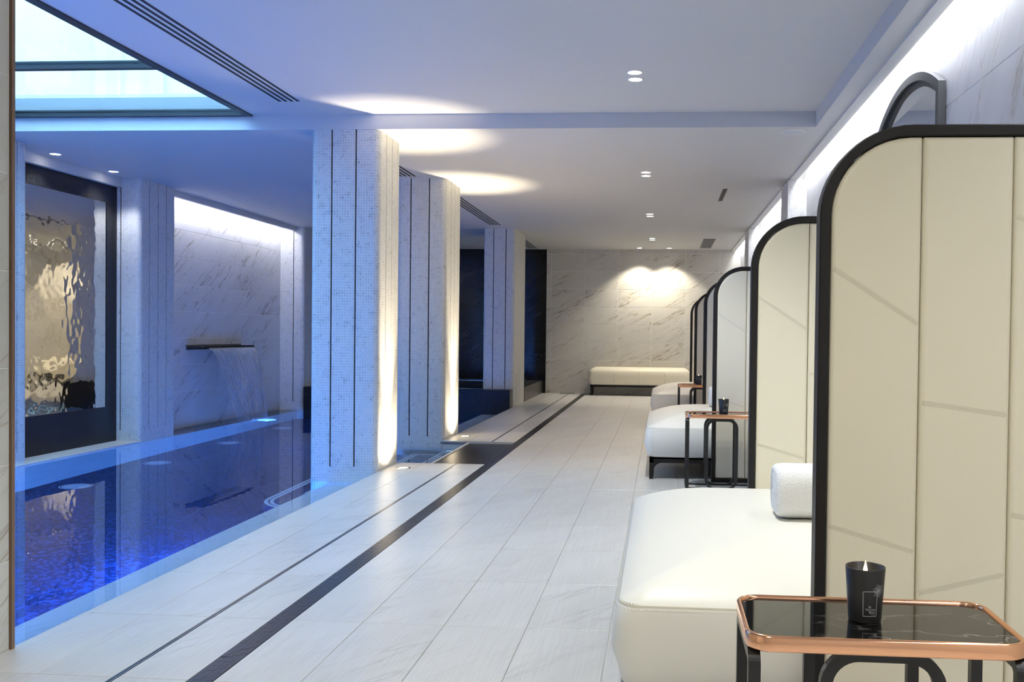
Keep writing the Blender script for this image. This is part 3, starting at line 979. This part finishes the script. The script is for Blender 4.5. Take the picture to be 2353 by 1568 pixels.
# ------------------------------------------------------------------ daybeds
def cushion(mb, x0, x1, y0, y1, z0, zs, crown, r=.07):
    H = zs-z0
    prof = [(z0, .030), (z0+.008, .020), (z0+.05, .010), (z0+H*.45, -.006), (z0+H*.75, -.002), (zs-.012, .008), (zs, .014)]
    rings = []
    for z, d in prof:
        rings.append(plane3(ring2(x0+d, x1-d, y0+d, y1-d, max(r-d*.5, .02), 8), 'z', z))
    m = min(x1-x0, y1-y0)/2
    for k in range(1, 12):
        t = k/12
        d = .014+(m-.014-.02)*t
        z = zs+crown*(1-(1-t)**3.4)
        rings.append(plane3(ring2(x0+d, x1-d, y0+d, y1-d, max(.055*(1-t), .01), 8), 'z', z))
    mb.loft(rings, cap0=True, cap1=True, smooth=True)
    return mb
def stitch_ring(mb, x0, x1, y0, y1, z, d, step=.0075):
    pts = ring2(x0+d, x1-d, y0+d, y1-d, .05, 8)
    P = [Vector((a, b, z)) for a, b in pts]
    for i in range(len(P)):
        a, b = P[i], P[(i+1) % len(P)]
        L = (b-a).length
        if L < .004: continue
        u = (b-a)/L; n = Vector((u.y, -u.x, 0))
        k = 0
        while k*step+.0045 < L:
            p0, p1 = a+u*(k*step), a+u*(k*step+.0045)
            for s in (0,):
                q = [p0-n*.0008, p1-n*.0008, p1+n*.0012, p0+n*.0012]
                mb.quad([(v.x, v.y, v.z+.0004) for v in q][::-1])
            k += 1
def leg_prism(x, y, sx, h, depth):
    """bracket leg: straight outside, curved inside; profile in the X-Z plane"""
    w = .034
    P = [(0, 0), (w*.82, 0), (w, h*.35)]
    for i in range(7):
        a = PI-.5*PI*i/6
        P.append((w+.055+.055*math.cos(a), h-.055+.055*math.sin(a)))
    P += [(w+.06, h), (w+.06, h+.003), (0, h+.003)]
    if sx < 0: P = [(-a, b) for a, b in P][::-1]
    mb = MB()
    mb.loft([[(x+a, y, b) for a, b in P], [(x+a, y+depth, b) for a, b in P]], cap0=True, cap1=True, smooth=False)
    return mb
def daybed(label, y0, y1, x0=-.112, x1=1.36, zs=.378, zc=.162, crown=.108):
    t = tag(empty('daybed', (0, y0, 0)), label, 'daybed', 'white leather daybeds between screens')
    D = y1-y0
    mb = MB(); cushion(mb, x0, x1, 0, D, zc, zs, crown)
    cu_ = mb.build('cushion', 'bed_leather', t)
    mb = MB(); stitch_ring(mb, x0, x1, 0, D, zs+.0005, .0175); stitch_ring(mb, x0, x1, 0, D, zs-.0105, .0045)
    tag(mb.build('stitching', 'stitch', cu_), kind='stuff')
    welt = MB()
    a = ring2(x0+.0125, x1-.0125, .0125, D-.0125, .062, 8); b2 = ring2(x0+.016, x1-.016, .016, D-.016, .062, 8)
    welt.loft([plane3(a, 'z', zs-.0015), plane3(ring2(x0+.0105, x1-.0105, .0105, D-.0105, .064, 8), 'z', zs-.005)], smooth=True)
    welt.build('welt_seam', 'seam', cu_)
    fx0, fx1, fy0, fy1 = x0+.035, x1-.03, .03, D-.03
    ap = MB()
    ap.box(fx0, fx1, fy0, fy0+.03, zc-.042, zc); ap.box(fx0, fx1, fy1-.03, fy1, zc-.042, zc)
    ap.box(fx0, fx0+.03, fy0, fy1, zc-.042, zc); ap.box(fx1-.03, fx1, fy0, fy1, zc-.042, zc)
    ap.box(fx0, fx1, fy0, fy1, zc-.012, zc)
    ap.build('base_frame', 'black_wood', t)
    for yy in (fy0, fy1-.04):
        leg_prism(fx0, yy, 1, zc-.042, .04).build('leg', 'black_wood', t)
        leg_prism(fx1, yy, -1, zc-.042, .04).build('leg', 'black_wood', t)
    return t
daybed('large white leather daybed beside the copper rimmed table', 2.285, 3.878)
daybed('white leather daybed with a curved black leg, between the second pair of screens', 6.745, 8.212)
daybed('white leather daybed closest to the bench at the end wall', 10.545, 11.99)

# bench at the far wall
bn = tag(empty('bench', (-.37, 16.2, 0)), 'long cream leather bench on black legs against the marble end wall', 'bench')
bx0, bx1 = -.885, .875
mb = MB(); cushion(mb, bx0, bx1, -.19, .22, .185, .43, .065, r=.06)
bc = mb.build('seat_cushion', 'leather', bn)
for k in range(1, 4):
    x = bx0+(bx1-bx0)*k/4
    MB().box(x-.0025, x+.0025, -.1935, -.19, .22, .40).build('seam', 'stitch', bc)
ap = MB(); ap.box(bx0+.03, bx1-.03, -.17, -.14, .15, .187); ap.box(bx0+.03, bx1-.03, .17, .20, .15, .187); ap.box(bx0+.03, bx0+.06, -.17, .2, .15, .187); ap.box(bx1-.06, bx1-.03, -.17, .2, .15, .187)
ap.build('base_frame', 'black_wood', bn)
for yy in (-.17, .16):
    leg_prism(bx0+.03, yy, 1, .15, .04).build('leg', 'black_wood', bn)
    leg_prism(bx1-.03, yy, -1, .15, .04).build('leg', 'black_wood', bn)

# ------------------------------------------------------------------ rolled towels
def towel(label, x, y, z):
    t = tag(empty('rolled_towel', (x, y, z)), label, 'towel', 'rolled white towels on the daybeds')
    mb = MB()
    rings = []
    n = 12
    W, H_, L = .10, .158, .50
    for u, k in ((0, .80), (.004, .90), (.014, .965), (.035, 1), (.2, 1.01), (.35, 1), (L-.03, 1), (L-.008, .95), (L, .82)):
        w, h = W*k, H_*k
        pts = ring2(-w, w, H_/2-h/2, H_/2+h/2, .055*k, n//2)
        rings.append([(u, a, b) for a, b in pts])
    mb.loft(rings, cap0=True, cap1=True, smooth=True)
    mb.build('roll', 'towel', t)
    # the fold showing on the end
    sp2 = MB()
    pts = []
    for k in range(60):
        a = k*.28; rr = .012+.00105*k
        pts.append((rr*math.cos(a)*1.1, H_/2+rr*math.sin(a)))
    for k in range(59):
        (a0, b0), (a1, b1) = pts[k], pts[k+1]
        sp2.quad([(-.0012, a0, b0), (-.0012, a1, b1), (-.0002, a1*1.06, (b1-H_/2)*1.06+H_/2), (-.0002, a0*1.06, (b0-H_/2)*1.06+H_/2)])
    sp2.build('fold', 'towel', t)
towel('rolled white towel on the large daybed beside the copper rimmed table', .36, 2.96, .488)
towel('rolled white towel on the daybed with the curved black leg, partly behind a screen', .385, 7.5, .488)
towel('rolled white towel on the daybed closest to the bench', .40, 11.3, .488)

# ------------------------------------------------------------------ side tables
def make_table():
    t = empty('side_table', (0, 0, 0))
    w, d, h = .495, .27, .52
    rim = MB()
    def rr(e): return ring2(e, w-e, e, d-e, .045-e*.8, 8)
    rim.loft([plane3(rr(.004), 'z', h-.030), plane3(rr(.001), 'z', h-.029), plane3(rr(0), 'z', h-.026), plane3(rr(0), 'z', h-.004), plane3(rr(.002), 'z', h-.001), plane3(rr(.005), 'z', h), plane3(rr(.008), 'z', h-.001), plane3(rr(.010), 'z', h-.006), plane3(rr(.010), 'z', h-.029)], wrap=True, smooth=True)
    rim.build('rim', 'copper', t)
    top = MB(); top.loft([plane3(rr(.0102), 'z', h-.026), plane3(rr(.0102), 'z', h-.006)], cap0=True, cap1=True, smooth=False)
    top.build('stone_top', 'table_top', t)
    def loop(axis, a0, a1, dpos, r=.07, b=.022, th=.012, zt=h-.0305):
        mb = MB()
        o = ring2(a0, a1, 0, zt, r, 8); i = ring2(a0+b, a1-b, b*.6, zt-b, r-b, 8)
        frame_ring(mb, o, i, axis, dpos, dpos+th)
        return mb
    for y in (.035, d-.05):
        loop('y', .135, .36, y, th=.02).build('leg_loop', 'black_steel', t)
    for x in (.004, w-.026):
        loop('x', .006, d-.006, x, r=.03, b=.02, th=.022).build('end_frame', 'black_steel', t)
    for y in (.035, d-.05):
        MB().box(.026, w-.026, y, y+.014, .001, .011).build('foot_bar', 'black_steel', t)
    return t
M['table_top'] = marble('polished_black_stone', (.006, .006, .006), (.55, .52, .48), (.03, .03, .03), .04, .35, scale=1.6, spec=.7)
tproto = make_table()
tl = ['copper rimmed side table with black stone top, beside the large daybed',
      'copper rimmed side table in front of the daybed with the curved black leg',
      'copper rimmed side table in front of the daybed closest to the bench']
for i, (x, y) in enumerate(((.158, 1.65), (.172, 6.33), (.185, 10.14))):
    o = tproto if i == 0 else copy_tree(tproto)
    o.location = (x, y, 0)
    tag(o, tl[i], 'side table', 'copper rimmed side tables')

# ------------------------------------------------------------------ candles
RB, RT, CH = .0305, .0370, .103
def rad(z): return RB+(RT-RB)*z/CH
def wrap(u, z, e=.0003):
    """u = metres along the surface from the label centre (facing -Y), z = height"""
    r = rad(z)+e
    a = -PI/2+u/RT
    return (r*math.cos(a), r*math.sin(a), z)
def text_mesh(s, size, u1, z, mb):
    cu_ = bpy.data.curves.new('lettering', 'FONT')
    cu_.body = s; cu_.size = size; cu_.align_x = 'RIGHT'
    cu_.resolution_u = 3
    ob = bpy.data.objects.new('lettering', cu_)
    COL.objects.link(ob)
    dg = bpy.context.evaluated_depsgraph_get()
    me = bpy.data.meshes.new_from_object(ob.evaluated_get(dg))
    b = len(mb.v)
    for v in me.vertices:
        mb.v.append(wrap(u1+v.co.x, z+v.co.y))
    for p in me.polygons:
        mb.f.append(tuple(b+i for i in p.vertices)); mb.uv.append([(0, 0)]*len(p.vertices)); mb.sm.append(False)
    bpy.data.objects.remove(ob); bpy.data.meshes.remove(me)
def poly(mb, pts, w, closed=False):
    n = len(pts)
    for i in range(n if closed else n-1):
        (a, b), (c, d) = pts[i], pts[(i+1) % n]
        L = math.hypot(c-a, d-b) or 1e-9
        px, pz = -(d-b)/L*w/2, (c-a)/L*w/2
        mb.quad([wrap(a-px, b-pz), wrap(c-px, d-pz), wrap(c+px, d+pz), wrap(a+px, b+pz)])
def make_candle():
    t = empty('candle', (0, 0, 0))
    MB().lathe([(.0001, 0), (RB-.003, 0), (RB-.0005, .0015), (RB, .004), (RT, CH-.0008), (RT-.0006, CH), (RT-.0022, CH-.0008), (RT-.0035, .062), (.0001, .060)], 48).build('cup', 'cup', t)
    MB().lathe([(RT-.0035, .079), (.0001, .0785)], 40).build('wax', 'wax', t)
    MB().lathe([(.0009, .078), (.0009, .088), (.0003, .089)], 8).build('wick', 'cup', t)
    MB().lathe([(.0004, .086), (.0030, .090), (.0040, .094), (.0034, .099), (.0017, .106), (.0002, .113)], 16).build('flame', 'flame', t)
    lab = MB()
    x0, x1, z0, z1 = -.0145, .0145, .016, .063
    poly(lab, [(x0, z0), (x0+.006, z0), (x0+.014, z0), (x0+.021, z0), (x1, z0), (x1, (z0+z1)/2), (x1, z1-.004), (x1-.004, z1), (x0+.02, z1), (x0+.013, z1), (x0+.006, z1), (x0, z1-.001)], .0011, True)
    text_mesh('le', .0082, .0022, .0315, lab)
    text_mesh('Narcisse', .0062, .0122, .0268, lab)
    text_mesh('Blanc', .0066, .0120, .0215, lab)
    for k in range(5):
        poly(lab, [(.0030+k*.0019, .0188), (.0042+k*.0019, .0188)], .0006)
    # flower at the upper right corner
    cx, cz = .0172, .0640
    for k in range(6):
        a = PI/2+.25+k*PI/3
        Lp = .0130 if k != 4 else .0115
        ca, sa = math.cos(a), math.sin(a)
        for sgn in (1, -1):
            pts = []
            for i in range(9):
                s = i/8
                wdt = .0046*math.sin(PI*s**.8)*sgn
                pts.append((cx+ca*Lp*s-sa*wdt, cz+sa*Lp*s+ca*wdt))
            poly(lab, pts, .0005)
        for w_ in (-.5, 0, .5):
            pts = [(cx+ca*Lp*s-sa*.0046*w_*math.sin(PI*s**.8), cz+sa*Lp*s+ca*.0046*w_*math.sin(PI*s**.8)) for s in (.12, .3, .5, .72)]
            poly(lab, pts, .00035)
    poly(lab, [(cx+.0012*math.cos(k), cz+.0012*math.sin(k)) for k in [i*2*PI/8 for i in range(8)]], .0012, True)
    lab.build('printed_label', 'print', t)
    add_light('POINT', 'flame_light', (0, 0, .101), .12, (1.0, .55, .2), t, shadow_soft_size=.004)
    return t
cproto = make_candle()
cl_ = ['lit candle in a printed black cup on the table beside the large daybed',
       'lit candle in black cup on the table by the daybed with curved leg',
       'lit candle in a small black cup on the table closest to the bench']
for i, (x, y) in enumerate(((.392, 1.785), (.435, 6.45), (.415, 10.27))):
    o = cproto if i == 0 else copy_tree(cproto)
    o.location = (x, y, .5142)
    o.rotation_euler = (0, 0, math.atan2(-x, y)*-1*0-math.atan2(x, y)+math.radians(17))
    tag(o, cl_[i], 'candle', 'lit candles in black cups')
